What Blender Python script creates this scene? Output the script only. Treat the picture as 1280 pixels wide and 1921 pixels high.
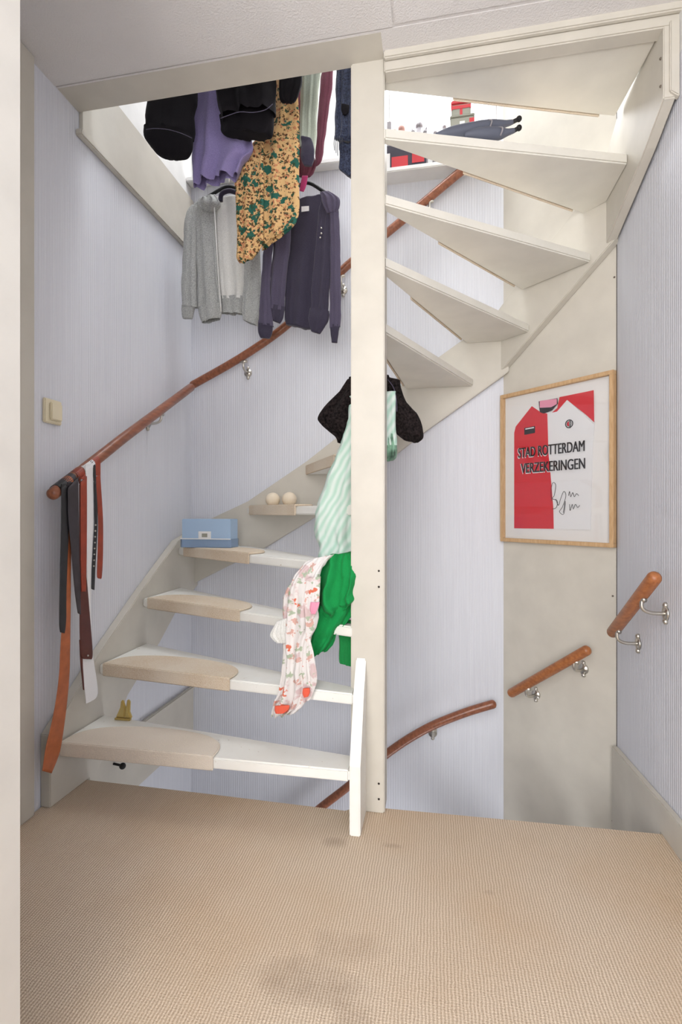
import bpy, bmesh, math, random
from mathutils import Vector, noise
random.seed(7)
for o in list(bpy.data.objects): bpy.data.objects.remove(o)
C = bpy.context.scene.collection
# ---------------------------------------------------------------- camera
F, A, CX, CY, H = 950.0, 0.185, 640.0, 960.5, 1.0
sa, ca = math.sin(A), math.cos(A)
cam = bpy.data.objects.new('camera', bpy.data.cameras.new('camera')); C.objects.link(cam)
cam.location = (0, 0, H); cam.rotation_euler = (math.pi/2, 0, A)
cam.data.sensor_fit = 'HORIZONTAL'; cam.data.sensor_width = 36; cam.data.lens = 36*F/1280
cam.data.clip_start = .02
bpy.context.scene.camera = cam
# ---------------------------------------------------------------- world, exposure, lights
sc = bpy.context.scene
sc.view_settings.view_transform = 'Standard'; sc.view_settings.look = 'None'
sc.view_settings.gamma = 1; sc.view_settings.use_curve_mapping = False
sc.view_settings.exposure = 0.9
w = bpy.data.worlds.new('world'); sc.world = w; w.use_nodes = True
w.node_tree.nodes['Background'].inputs[0].default_value = (.93, .96, 1, 1)
w.node_tree.nodes['Background'].inputs[1].default_value = 1.6
def area(name, loc, rot, sx, sy, power, col=(1, 1, 1)):
    l = bpy.data.lights.new(name, 'AREA'); l.shape = 'RECTANGLE'; l.size = sx; l.size_y = sy
    l.energy = power; l.color = col
    o = bpy.data.objects.new(name, l); C.objects.link(o); o.location = loc; o.rotation_euler = rot
    return o
area('landing_window_light', (.06, 2.95, 3.5), (-math.pi/2, 0, 0), .8, 1.1, 44, (.95, .97, 1))
area('landing_top_fill', (-.3, 2.0, 5.1), (0, 0, 0), 1.3, 1.0, 38, (.97, .98, 1))  # added overhead fill for the stairwell; the landing ceiling has no opening
area('hall_rear_fill', (-.3, -2.3, 1.35), (math.pi/2, 0, 0), 1.8, 2.1, 40, (1, .99, .975))  # unseen fill panel for the soft light from the rooms behind
area('hall_down_fill', (-.3, -1.2, 2.46), (0, 0, 0), 1.2, 1.4, 14, (1, .99, .97))  # added downward fill to even out carpet and walls, no fitting modelled
area('hall_up_fill', (-.3, -1.0, .9), (math.pi, 0, 0), 1.2, 1.2, 18, (1, .99, .98))  # added upward fill that brightens the hall ceiling
area('lower_well_fill', (.25, 1.75, -1.5), (math.radians(160), 0, 0), .5, .6, 7, (.95, .96, 1))  # added fill lifting the walls below floor level

# ---------------------------------------------------------------- helpers
def ray(px): t = (px-CX)/F; return -sa+t*ca, ca+t*sa        # X/d, Y/d
def onY(px, py, Y):
    rx, ry = ray(px); d = Y/ry; return Vector((rx*d, Y, H+(CY-py)/F*d))
def onX(px, py, X):
    rx, ry = ray(px); d = X/rx; return Vector((X, ry*d, H+(CY-py)/F*d))
XL, XR, YB, Y0, ZC, ZU = -1.32, .711, 2.58, 1.69, 2.5, 2.665
CO = Vector((.326, 2.58, 0)); EX = Vector((.70711, -.70711, 0)); EN = Vector((-.70711, -.70711, 0))
def onD(px, py, off=0):
    rx, ry = ray(px); S = CO.x+CO.y-off*1.41421; d = S/(rx+ry); return Vector((rx*d, ry*d, H+(CY-py)/F*d))
def plane(kind, val):
    if kind == 'Y': return (lambda x, y, e=0: onY(x, y, val+e)), Vector((0, -1, 0))
    if kind == 'X': return (lambda x, y, e=0: onX(x, y, val+e)), Vector((1, 0, 0))
    return (lambda x, y, e=0: onD(x, y, val+e)), EN
def lin(c):
    c = c/255.0
    return c/12.92 if c <= .04045 else ((c+.055)/1.055)**2.4
def rgb(r, g, b): return (lin(r), lin(g), lin(b), 1)

class N:
    def __init__(s, name, rough=.5, spec=.4):
        s.m = bpy.data.materials.new(name); s.m.use_nodes = True; s.t = s.m.node_tree
        s.b = s.t.nodes['Principled BSDF']; s.b.inputs['Roughness'].default_value = rough
        s.b.inputs['Specular IOR Level'].default_value = spec
        s.tc = s.t.nodes.new('ShaderNodeTexCoord').outputs['Object']
    def n(s, k, **kw):
        x = s.t.nodes.new('ShaderNode'+k)
        for a, v in kw.items(): setattr(x, a, v)
        return x
    def l(s, a, b): s.t.links.new(a, b)
    def noise(s, scale, detail=2, vec=None, rough=.5):
        x = s.n('TexNoise'); x.inputs['Scale'].default_value = scale; x.inputs['Detail'].default_value = detail
        x.inputs['Roughness'].default_value = rough
        s.l(vec or s.tc, x.inputs['Vector']); return x.outputs['Fac']
    def scale(s, x, y, z):
        m = s.n('Mapping'); m.inputs['Scale'].default_value = (x, y, z); s.l(s.tc, m.inputs['Vector']); return m.outputs[0]
    def mix(s, f, a, b):
        m = s.n('Mix', data_type='RGBA')
        for i, v in ((0, f), (6, a), (7, b)):
            if hasattr(v, 'is_linked'): s.l(v, m.inputs[i])
            else: m.inputs[i].default_value = v
        return m.outputs[2]
    def ramp(s, f, a, b):
        m = s.n('MapRange'); m.inputs[1].default_value = a; m.inputs[2].default_value = b; s.l(f, m.inputs[0]); return m.outputs[0]
    def math(s, op, a, b=0.0):
        m = s.n('Math', operation=op)
        for i, v in ((0, a), (1, b)):
            if hasattr(v, 'is_linked'): s.l(v, m.inputs[i])
            else: m.inputs[i].default_value = v
        return m.outputs[0]
    def col(s, c):
        if hasattr(c, 'is_linked'): s.l(c, s.b.inputs['Base Color'])
        else: s.b.inputs['Base Color'].default_value = c
    def bump(s, h, st=.3, dist=.002):
        b = s.n('Bump'); b.inputs['Strength'].default_value = st; b.inputs['Distance'].default_value = dist
        s.l(h, b.inputs['Height']); s.l(b.outputs[0], s.b.inputs['Normal'])
M = {}
def paint(key, c, rough=.45, var=.03, bump=.15):
    m = N(key, rough); f = m.noise(9, 4)
    c2 = tuple(v*(1-var*3) for v in c[:3])+(1,)
    m.col(m.mix(m.ramp(f, .35, .75), c, c2)); m.bump(m.noise(40, 3), bump, .001); M[key] = m.m
paint('cream', rgb(203, 198, 187)); paint('cream_panel', rgb(209, 204, 193), .35)
paint('white', rgb(236, 236, 235), .6); paint('tread_white', rgb(224, 221, 212), .4)
paint('jamb', rgb(214, 211, 204), .5)
# worn white paint with chips, whitened to offset weak light on lower treads
m = N('worn_paint', .45); f = m.noise(28, 6, rough=.75)
m.col(m.mix(m.ramp(f, .655, .675), m.mix(m.ramp(m.noise(6, 4), .3, .8), rgb(240, 240, 236), rgb(230, 227, 219)), rgb(178, 160, 138)))
m.bump(f, .2, .001); M['worn_paint'] = m.m
for ax in 'XYD':
    m = N('wallpaper_'+ax, .55, .25); s = m.n('SeparateXYZ'); m.l(m.tc, s.inputs[0])
    c = s.outputs[0 if ax in 'XD' else 1]
    wv = m.math('SINE', m.math('MULTIPLY', c, 2*math.pi/.0125))
    nz = m.noise(7, 2, m.scale(3 if ax == 'Y' else 22, 22 if ax == 'Y' else 3, .4))
    h = m.math('ADD', wv, m.math('MULTIPLY', nz, 2))
    m.col(m.mix(m.ramp(nz, .35, .7), rgb(220, 222, 229), rgb(214, 216, 224)))
    m.bump(h, .22, .002); M['wallpaper_'+ax] = m.m
m = N('ceiling', .8, .2); f = m.noise(170, 3, rough=.6); m.col(m.mix(m.ramp(m.noise(3, 2), .3, .7), rgb(226, 223, 222), rgb(218, 215, 214)))
m.bump(f, .6, .004); M['ceiling'] = m.m
# carpet
m = N('carpet', .95, .05); s = m.n('SeparateXYZ'); m.l(m.tc, s.inputs[0])
jit = m.math('MULTIPLY', m.noise(30, 2), .006)
wv = m.math('SINE', m.math('MULTIPLY', m.math('ADD', s.outputs[0], jit), 2*math.pi/.0075))
lp = m.math('SINE', m.math('MULTIPLY', m.math('ADD', s.outputs[1], m.math('MULTIPLY', m.noise(60, 2), .01)), 2*math.pi/.006))
fine = m.noise(420, 2)
pat = m.math('ADD', m.math('MULTIPLY', wv, .45), m.math('ADD', m.math('MULTIPLY', lp, .12), m.math('MULTIPLY', m.math('SUBTRACT', fine, .5), 1.8)))
base = m.mix(m.ramp(pat, -.7, .7), rgb(178, 157, 134), rgb(232, 215, 194))
base = m.mix(m.ramp(m.noise(2.2, 3), .42, .7), base, m.mix(.35, base, rgb(194, 160, 122)))
def blob(cx, cy, rx, ry, edge=.5):
    x = m.math('DIVIDE', m.math('SUBTRACT', s.outputs[0], cx), rx); y = m.math('DIVIDE', m.math('SUBTRACT', s.outputs[1], cy), ry)
    r = m.math('ADD', m.math('ADD', m.math('MULTIPLY', x, x), m.math('MULTIPLY', y, y)), m.math('MULTIPLY', m.math('SUBTRACT', m.noise(14, 3), .5), 2.2))
    return m.ramp(r, 1, edge)
for (cx, cy, rx, ry, k) in ((-.27, 1.05, .13, .07, .32), (-.16, .99, .06, .04, .25), (-.30, 1.5, .04, .03, .4), (-.13, 1.52, .035, .015, .5), (.14, 1.38, .02, .012, .3), (-.2, 1.15, .1, .05, .18)):
    b_ = blob(cx, cy, rx, ry, -.3); base = m.mix(m.math('MULTIPLY', b_, k), base, rgb(120, 98, 80))
m.col(base); m.bump(pat, .5, .003); M['carpet'] = m.m
def matpad(key, c1, c2):
    m = N(key, .95, .05); f = m.noise(350, 2); g = m.noise(5, 3)
    m.col(m.mix(m.ramp(f, .3, .7), m.mix(m.ramp(g, .35, .65), c1, c2), rgb(228, 216, 200))); m.bump(f, .6, .003); M[key] = m.m
matpad('pad_grey', rgb(222, 212, 200), rgb(210, 198, 184)); matpad('pad_tan', rgb(220, 206, 184), rgb(204, 180, 148))
# wood
def wood(key, c1, c2, sc_=(1, 1, 12), rough=.3):
    m = N(key, rough, .5); f = m.noise(12, 4, m.scale(*sc_)); m.col(m.mix(m.ramp(f, .3, .7), c1, c2)); m.bump(f, .1, .001); M[key] = m.m
wood('rail_wood', rgb(158, 98, 70), rgb(118, 70, 50), (6, 1.2, 6), .28)
wood('rail_wood_light', rgb(176, 112, 66), rgb(142, 84, 48), (8, 2, 8), .35)
wood('oak', rgb(205, 172, 132), rgb(188, 152, 110), (10, 10, 2), .5)
def plain(key, c, rough=.5, metal=0, spec=.4):
    m = N(key, rough, spec); m.col(c); m.b.inputs['Metallic'].default_value = metal; M[key] = m.m; return m
plain('steel', rgb(200, 196, 188), .3, 1); plain('brass', rgb(206, 184, 120), .42, .7); plain('black', rgb(18, 18, 20), .6)
plain('dark_gap', rgb(50, 42, 38), .9); plain('switch', rgb(228, 218, 190), .35); plain('paper', rgb(236, 236, 236), .6)
plain('ink', rgb(30, 28, 32), .6); plain('screw', rgb(110, 100, 90), .5)
def fabric(key, c, var=.12, weave=500, rough=.9, bump=.3, sheen=.2):
    m = N(key, rough, .1); f = m.noise(weave, 2); g = m.noise(14, 3)
    c2 = tuple(min(1, v*(1-var*2)) for v in c[:3])+(1,); c3 = tuple(min(1, v*(1+var)) for v in c[:3])+(1,)
    m.col(m.mix(m.ramp(f, .3, .7), c2, c3)); m.bump(m.math('ADD', f, m.math('MULTIPLY', g, 3)), bump, .002)
    m.b.inputs['Sheen Weight'].default_value = sheen; M[key] = m.m; return m
fabric('black_cloth', rgb(26, 24, 28), sheen=.02); fabric('purple_cloth', rgb(142, 131, 178)); fabric('grey_marl', rgb(176, 178, 176), .18, 260)
fabric('white_cloth', rgb(226, 226, 222)); fabric('slate_cloth', rgb(84, 78, 98)); fabric('slate_dark', rgb(62, 58, 74)); fabric('maroon_cloth', rgb(112, 62, 78))
fabric('sage_cloth', rgb(186, 194, 180)); fabric('denim', rgb(58, 64, 86), .35, 160); fabric('green_cloth', rgb(28, 142, 74), .08, sheen=.05)
fabric('green_dark_cloth', rgb(30, 128, 66), .08); fabric('black_blouse', rgb(34, 28, 28), .5, 120, sheen=.02); fabric('magenta_cloth', rgb(176, 60, 110))
fabric('mint_dark', rgb(120, 156, 134), .4, 30); fabric('tape_white', rgb(236, 236, 238), .03)
# leather
def leather(key, c, r=.45): 
    m = N(key, r, .5); g = m.noise(30, 4); m.col(m.mix(m.ramp(g, .35, .7), c, tuple(v*.72 for v in c[:3])+(1,))); m.bump(m.noise(260, 2), .2, .001); M[key] = m.m
leather('leather_black', rgb(38, 38, 42)); leather('leather_tan', rgb(184, 104, 62)); leather('leather_red', rgb(158, 62, 38)); leather('leather_brown', rgb(92, 44, 38)); leather('leather_charcoal', rgb(56, 50, 56))
# mint stripes
m = N('mint_stripe', .9, .1); v = m.n('Mapping'); v.inputs['Rotation'].default_value = (0, math.radians(-28), 0); m.l(m.tc, v.inputs[0])
s = m.n('SeparateXYZ'); m.l(v.outputs[0], s.inputs[0])
wv = m.math('SINE', m.math('MULTIPLY', m.math('ADD', s.outputs[0], m.math('MULTIPLY', m.noise(6, 2), .05)), 2*math.pi/.024))
m.col(m.mix(m.ramp(wv, -.9, .9), rgb(176, 206, 192), rgb(208, 219, 213))); m.bump(m.noise(60, 3), .3, .003); M['mint_stripe'] = m.m
# orange floral
m = N('orange_floral', .85, .1)
def flower(scale, thr, soft, sd=0):
    v = m.n('TexVoronoi', feature='F1'); v.inputs['Scale'].default_value = scale; v.inputs['Randomness'].default_value = .8
    mp = m.n('Mapping'); mp.inputs['Scale'].default_value = (1, .25, 1); mp.inputs['Location'].default_value = (sd, 0, sd*.7); m.l(m.tc, mp.inputs[0])
    wob = m.n('TexNoise'); wob.inputs['Scale'].default_value = scale*3.2; m.l(mp.outputs[0], wob.inputs['Vector'])
    mm = m.n('Mix', data_type='RGBA', blend_type='ADD'); mm.inputs[0].default_value = .05*20/scale; m.l(mp.outputs[0], mm.inputs[6]); m.l(wob.outputs['Color'], mm.inputs[7])
    m.l(mm.outputs[2], v.inputs['Vector']); return m.ramp(v.outputs['Distance'], thr+soft, thr)
c = m.mix(flower(48, .30, .06, .3), rgb(216, 178, 126), rgb(196, 132, 96))
c = m.mix(flower(60, .26, .05, 1.3), c, rgb(84, 62, 46)); c = m.mix(flower(48, .25, .05, 2.7), c, rgb(104, 76, 50))
c = m.mix(flower(17, .29, .05, .9), c, rgb(48, 98, 86)); c = m.mix(flower(40, .26, .05, 4.1), c, rgb(54, 76, 58))
m.col(c); m.bump(m.noise(60, 3), .2, .002); M['orange_floral'] = m.m
# pale floral
m = N('pale_floral', .9, .1)
c = m.mix(flower(14, .30, .12, .4), rgb(222, 218, 216), rgb(206, 184, 184))
c = m.mix(flower(26, .26, .06, 1.9), c, rgb(206, 166, 156)); c = m.mix(flower(30, .24, .06, 3.1), c, rgb(170, 182, 160)); c = m.mix(flower(15, .13, .05, 5.2), c, rgb(212, 116, 92))
m.col(c); m.bump(m.noise(60, 3), .3, .003); M['pale_floral'] = m.m
plain('coral', rgb(222, 96, 72), .9); plain('pink_cloth', rgb(228, 150, 176), .9)
plain('jersey_red', rgb(206, 38, 52), .8); plain('jersey_white', rgb(226, 226, 228), .8); plain('box_blue', rgb(168, 194, 222), .45); plain('box_blue_side', rgb(116, 140, 176), .45)
plain('ball', rgb(226, 212, 190), .6); plain('red_tin', rgb(196, 60, 66), .4); plain('tin_grey', rgb(150, 150, 138), .4); plain('umbrella_cloth', rgb(92, 96, 110), .6)
plain('figurine', rgb(150, 146, 150), .6); plain('figurine_pink', rgb(196, 150, 140), .6); plain('dark_print', rgb(52, 48, 60), .5); plain('matboard', rgb(228, 226, 224), .7)
g = plain('clear_plastic', rgb(225, 235, 248), .08); g.b.inputs['Transmission Weight'].default_value = .9; g.b.inputs['IOR'].default_value = 1.2
g = N('glazing', .03, .5); g.t.nodes.remove(g.b)
mx = g.n('MixShader'); mx.inputs[0].default_value = .05; tr = g.n('BsdfTransparent'); gl = g.n('BsdfGlossy'); gl.inputs['Roughness'].default_value = .05
g.l(tr.outputs[0], mx.inputs[1]); g.l(gl.outputs[0], mx.inputs[2]); g.l(mx.outputs[0], g.t.nodes['Material Output'].inputs[0]); M['glazing'] = g.m

def link(name, me, mat, parent=None):
    o = bpy.data.objects.new(name, me); C.objects.link(o)
    if mat: me.materials.append(M[mat])
    if parent: o.parent = parent; o.matrix_parent_inverse = parent.matrix_world.inverted()
    return o
def fromdata(name, vs, fs, mat, parent=None, smooth=False, bev=0, seg=2):
    bm = bmesh.new(); V = [bm.verts.new(v) for v in vs]
    for f in fs:
        try: bm.faces.new([V[i] for i in f])
        except ValueError: pass
    bmesh.ops.recalc_face_normals(bm, faces=bm.faces)
    if bev: bmesh.ops.bevel(bm, geom=[e for e in bm.edges if e.calc_face_angle(0) > .5], offset=bev, segments=seg, affect='EDGES', clamp_overlap=True)
    me = bpy.data.meshes.new(name); bm.to_mesh(me); bm.free()
    if smooth:
        for p in me.polygons: p.use_smooth = True
    return link(name, me, mat, parent)
def prism(name, pts, vec, mat, parent=None, bev=0, seg=2):
    n = len(pts); vec = Vector(vec); vs = [Vector(p) for p in pts]; vs += [v+vec for v in vs]
    fs = [list(range(n)), list(range(2*n-1, n-1, -1))]+[[i, (i+1) % n, n+(i+1) % n, n+i] for i in range(n)]
    return fromdata(name, vs, fs, mat, parent, bev=bev, seg=seg)
def box(name, x0, x1, y0, y1, z0, z1, mat, parent=None, bev=0):
    return prism(name, [(x0, y0, z0), (x1, y0, z0), (x1, y1, z0), (x0, y1, z0)], (0, 0, z1-z0), mat, parent, bev)
def catmull(P, k):
    out = []
    for i in range(len(P)-1):
        p0, p1, p2, p3 = P[max(i-1, 0)], P[i], P[i+1], P[min(i+2, len(P)-1)]
        for j in range(k):
            t = j/k; out.append([.5*(2*b+(c_-a)*t+(2*a-5*b+4*c_-d)*t*t+(3*b-a-3*c_+d)*t**3) for a, b, c_, d in zip(p0, p1, p2, p3)])
    out.append(list(P[-1])); return out
def tube(name, pts, r, mat, parent=None, n=16, cap=True, smoothk=0, rfun=None):
    P = [Vector(p) for p in (catmull([tuple(p) for p in pts], smoothk) if smoothk else pts)]
    vs, fs = [], []; up0 = None
    for i, p in enumerate(P):
        t = (P[min(i+1, len(P)-1)]-P[max(i-1, 0)]).normalized()
        if up0 is None: up0 = Vector((0, 0, 1)) if abs(t.z) < .9 else Vector((1, 0, 0))
        s = t.cross(up0).normalized(); u = s.cross(t).normalized(); up0 = u
        rr = r*(rfun(i/(len(P)-1)) if rfun else 1)
        for k in range(n):
            a = 2*math.pi*k/n; vs.append(p+(s*math.cos(a)+u*math.sin(a))*rr)
    for i in range(len(P)-1):
        for k in range(n): fs.append([i*n+k, i*n+(k+1) % n, (i+1)*n+(k+1) % n, (i+1)*n+k])
    if cap: fs += [list(range(n)), list(range(len(vs)-n, len(vs)))]
    return fromdata(name, vs, fs, mat, parent, smooth=True)
def rounded_rod(name, pts, r, mat, parent=None, k=0):
    P = [Vector(p) for p in (catmull([tuple(p) for p in pts], k) if k else pts)]
    def endcap(a, b):
        t = (a-b).normalized(); return [a+t*r*math.sin(x)*.8 for x in (1.35, 1.0, .5)], [math.cos(x) for x in (1.35, 1.0, .5)]
    e0, r0 = endcap(P[0], P[1]); e1, r1 = endcap(P[-1], P[-2])
    Q = e0+P+e1[::-1]; R = r0+[1]*len(P)+r1[::-1]
    return tube(name, Q, r, mat, parent, rfun=lambda t: R[min(len(R)-1, round(t*(len(R)-1)))])
def ball(name, c, r, mat, parent=None, sx=1, sy=1, sz=1):
    bm = bmesh.new(); bmesh.ops.create_uvsphere(bm, u_segments=20, v_segments=12, radius=r)
    for v in bm.verts: v.co = Vector((v.co.x*sx, v.co.y*sy, v.co.z*sz))+Vector(c)
    me = bpy.data.meshes.new(name); bm.to_mesh(me); bm.free()
    for p in me.polygons: p.use_smooth = True
    return link(name, me, mat, parent)
def thing(name, label, cat, loc=(0, 0, 0), group=None):
    o = bpy.data.objects.new(name, None); C.objects.link(o); o.location = loc; o.empty_display_size = .05
    bpy.context.view_layer.update(); o['label'] = label; o['category'] = cat
    if group: o['group'] = group
    return o
def tag(o, label, cat, group=None):
    o['label'] = label; o['category'] = cat
    if group: o['group'] = group
    return o
def struct(o): o['kind'] = 'structure'; return o

def drape(name, rows, pl, mat, parent=None, T=.02, n=48, k=6, amp=.008, freq=3, seed=0, wr=.004, smooth=True, capb=False, captop=True, grow=.7, pw=.8):
    """a hanging tube of cloth: each row gives its left and right edge; the surface has folds and volume"""
    pf, NV = pl; rows = [tuple(r)+(0,)*(5-len(r)) for r in rows]
    R = catmull(rows, k); vs, fs = [], []; m_ = len(R); rnd = random.Random(seed)
    ph = [rnd.uniform(0, 6.28) for _ in range(4)]; sl = [rnd.uniform(-1.4, 1.4) for _ in range(4)]
    for i, (xl, yl, xr, yr, e) in enumerate(R):
        v = i/(m_-1); Lp, Rp = pf(xl, yl, e), pf(xr, yr, e); mid, hv = (Lp+Rp)/2, (Rp-Lp)/2
        wdt = hv.length*2; tt = min(T, wdt*.42)
        for q in range(n):
            a = 2*math.pi*q/n; u = math.cos(a); s_ = math.sin(a)
            g = (1-grow)+grow*v
            fo = amp*g*(math.sin(freq*u*math.pi+ph[0]+sl[0]*v)+.6*math.sin(freq*1.7*u*math.pi+ph[1]+sl[1]*v*2)+.35*math.sin(freq*3.1*u*math.pi+ph[2]))
            fo *= min(1, wdt/.12)
            dp = math.copysign(abs(s_)**pw, s_)*tt*.5
            p = mid+hv*u+NV*(dp+fo)
            if wr: p += Vector(noise.noise_vector(p*16+Vector((seed*3.1, 0, 0))))*wr+Vector(noise.noise_vector(p*45+Vector((seed, 0, 0))))*wr*.35
            vs.append(p)
    for i in range(m_-1):
        for q in range(n): fs.append([i*n+q, i*n+(q+1) % n, (i+1)*n+(q+1) % n, (i+1)*n+q])
    if captop: fs.append(list(range(n)))
    if capb: fs.append(list(range(len(vs)-n, len(vs))))
    return fromdata(name, vs, fs, mat, parent, smooth=smooth)
def strap(name, rows, pl, mat, parent=None, th=.004):
    return drape(name, rows, pl, mat, parent, T=th, n=16, k=5, amp=0, wr=.0004, capb=True, pw=.35)

# ================================================================ structure
FP = [(XL, -2.6), (XR, -2.6), (XR, 1.735), (-.17, 1.713), (-.28, 1.69), (-.30, 1.675), (-.8, 1.685), (XL, 1.69)]
struct(prism('floor', [(x, y, -.16) for x, y in FP], (0, 0, .16), 'carpet', bev=.006))
# ceiling of the hall = floor slab of the landing, with panel joints
ce = struct(box('ceiling', XL, -.130, -2.6, 1.568, ZC, ZU, 'ceiling')); 
c2 = struct(box('ceiling', -.124, XR+.05, -2.6, 1.56, ZC, ZU, 'ceiling')); c3 = struct(box('ceiling', XL, XR+.05, 1.574, 1.655, ZC+.001, ZU, 'ceiling'))
struct(box('ceiling', XL, XR+.05, -2.6, 1.655, ZC+.004, ZU-.002, 'ceiling'))
struct(box('trim_1', XL, -.167, 1.578, Y0, ZC+.0005, ZU, 'cream', bev=.002))
struct(box('trim_2', -.167, .72, 1.662, 1.712, 2.447, ZU, 'cream', bev=.004))
struct(box('trim_3', -.167, .72, 1.645, 1.662, 2.478, ZC+.01, 'cream', bev=.004))
# walls
def wallbox(name, x0, x1, y0, y1, z0, z1, mat): return struct(box(name, x0, x1, y0, y1, z0, z1, mat))
WX0, WX1, WZ0, WZ1 = -.24, .300, 2.70, 4.0
wallbox('wall_left', XL-.12, XL, -2.6, YB+.12, -2.7, 2.70, 'wallpaper_Y')
wallbox('wall_left_upper', XL-.12, XL, -2.6, YB+.12, 2.70, 5.2, 'white')
wallbox('wall_back', XL, .326, YB, YB+.12, -2.7, 2.70, 'wallpaper_X'); wallbox('wall_back', XL, WX0, YB, YB+.12, 2.70, 2.80, 'wallpaper_X')
wallbox('wall_back_upper', XL, WX0, YB, YB+.12, 2.80, 5.2, 'white')
wallbox('wall_back_upper', WX0, .326, YB, YB+.12, 2.80, WZ0, 'white')
wallbox('wall_back_upper', WX0, .326, YB, YB+.12, WZ1, 5.2, 'white')
wallbox('wall_back_upper', WX1, .326, YB, YB+.12, WZ0, WZ1, 'white')
wallbox('wall_right', XR, XR+.12, -2.6, 2.195, -2.7, 2.36, 'wallpaper_Y')
wallbox('wall_right_upper', XR, XR+.12, -2.6, 2.195, 2.36, 5.2, 'white')
Pd = [CO, CO+EX*.5445, CO+EX*.5445-EN*.15+Vector((.05, .05, 0)), CO-EN*.15+Vector((.02, .02, 0))]
dg = struct(prism('wall_corner', [(p.x, p.y, -2.7) for p in Pd], (0, 0, 7.9), 'cream_panel'))
struct(prism('trim_4', [onD(1157, 500, .002)+Vector((0, 0, -2.5)), onD(1157, 500, .002)+EX*.004+Vector((0, 0, -2.5)), onD(1157, 500, .006)+EX*.004+Vector((0, 0, -2.5)), onD(1157, 500, .006)+Vector((0, 0, -2.5))], (0, 0, 5.2), 'dark_gap'))
wallbox('ceiling_landing', XL-.12, XR+.12, -2.6, YB+.12, 5.2, 5.3, 'white')
wallbox('floor_lower', XL-.12, XR+.12, 0, YB+.12, -2.8, -2.7, 'carpet')
wallbox('wall_lower', XL-.12, XR+.12, .9, 1.0, -2.7, -.16, 'white')
wallbox('wall_rear', XL-.12, XR+.12, -2.7, -2.6, -.16, 5.2, 'white')
# fascia boards at the two floor levels on the left wall
struct(box('trim_5', XL, XL+.016, Y0, YB, 2.425, 2.70, 'cream', bev=.002)); struct(box('trim_6', XL, XL+.026, Y0-.02, YB, 2.405, 2.428, 'cream', bev=.004))
struct(box('trim_7', XL, XL+.014, Y0, YB, -.225, .03, 'cream', bev=.002)); struct(box('trim_8', XL, XL+.022, Y0, YB, .03, .05, 'cream', bev=.004))
# architrave on the left wall, near jamb
struct(box('door_frame', XL-.0, XL+.022, 1.36, 1.455, 0, ZC, 'cream', bev=.004))
struct(box('wall_near', XL, -.641, .42, .694, -.0, ZC, 'jamb', bev=.006))
# skirting on the right wall descending into the well
sk = [(XR-.022, 1.25, 0), (XR-.022, 1.25, .12), (XR-.022, 2.18, .07), (XR-.022, 2.18, -.6), (XR-.022, 1.75, -.3), (XR-.022, 1.735, 0)]
struct(prism('baseboard_right', sk, (.022, 0, 0), 'cream', bev=.003))
# window on the landing
WF = .045
struct(box('window_1', WX0, WX1, YB+.05, YB+.10, WZ0, WZ0+WF, 'white', bev=.004))
for nm, a in (('window_1', (WX0, WX0+WF, YB+.05, YB+.10, WZ0, WZ1)), ('window_1', (WX1-WF, WX1, YB+.05, YB+.10, WZ0, WZ1)), ('window_1', (WX0, WX1, YB+.05, YB+.10, WZ1-WF, WZ1))):
    struct(box(nm, *a, 'white', bev=.004))
struct(box('window_2', WX0, WX1, YB+.07, YB+.074, WZ0, WZ1, 'glazing'))
struct(box('trim_9', -.30, .298, YB-.10, YB+.05, WZ0-.035, WZ0-.012, 'white', bev=.004))
struct(box('trim_10', XL, -.45, YB-.06, YB, 2.775, 2.80, 'white', bev=.004))

# ================================================================ staircase
ST = thing('staircase', 'cream painted open winder staircase turning round a central newel post', 'staircase', (-.22, 1.7, 0))
RZ = .205
SL, SB = XL+.04, YB-.04            # inner faces of the outer strings
SDs = .04
NO = [None, (SL, 1.53), (SL, 1.753), (SL, 2.05), (SL, 2.365), (-.98, SB), (-.66, SB), (-.385, SB), (-.11, SB), (.18, SB), (.42, 2.43), (.625, 2.225), (.672, 1.955), (.672, 1.70)]
NI = [None, (-.262, 1.535), (-.262, 1.62), (-.27, 1.675), (-.27, 1.70), (-.27, 1.73), (-.26, 1.765), (-.24, 1.765), (-.20, 1.765), (-.172, 1.722), (-.168, 1.697), (-.167, 1.682), (-.167, 1.674), (-.167, 1.675)]
corner = {4: [(SL, SB)], 9: [(.31, SB)], 11: [(.672, 2.178)]}
TH = .036
def back(p, q, o_):
    d = Vector((q[0]-p[0], q[1]-p[1])).normalized(); nn = Vector((-d.y, d.x)); return nn*o_
pads = {1: (.015, .575, 'pad_grey'), 2: (.02, .575, 'pad_tan'), 3: (.035, .575, 'pad_tan'), 4: (.06, .61, 'pad_tan'), 5: (.04, .60, 'pad_tan'), 6: (.02, .55, 'pad_tan'), 7: (.02, .5, 'pad_tan')}
for k in (8, 9, 10, 11, 12): pads[k] = (.06, .62, 'pad_tan')
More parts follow.
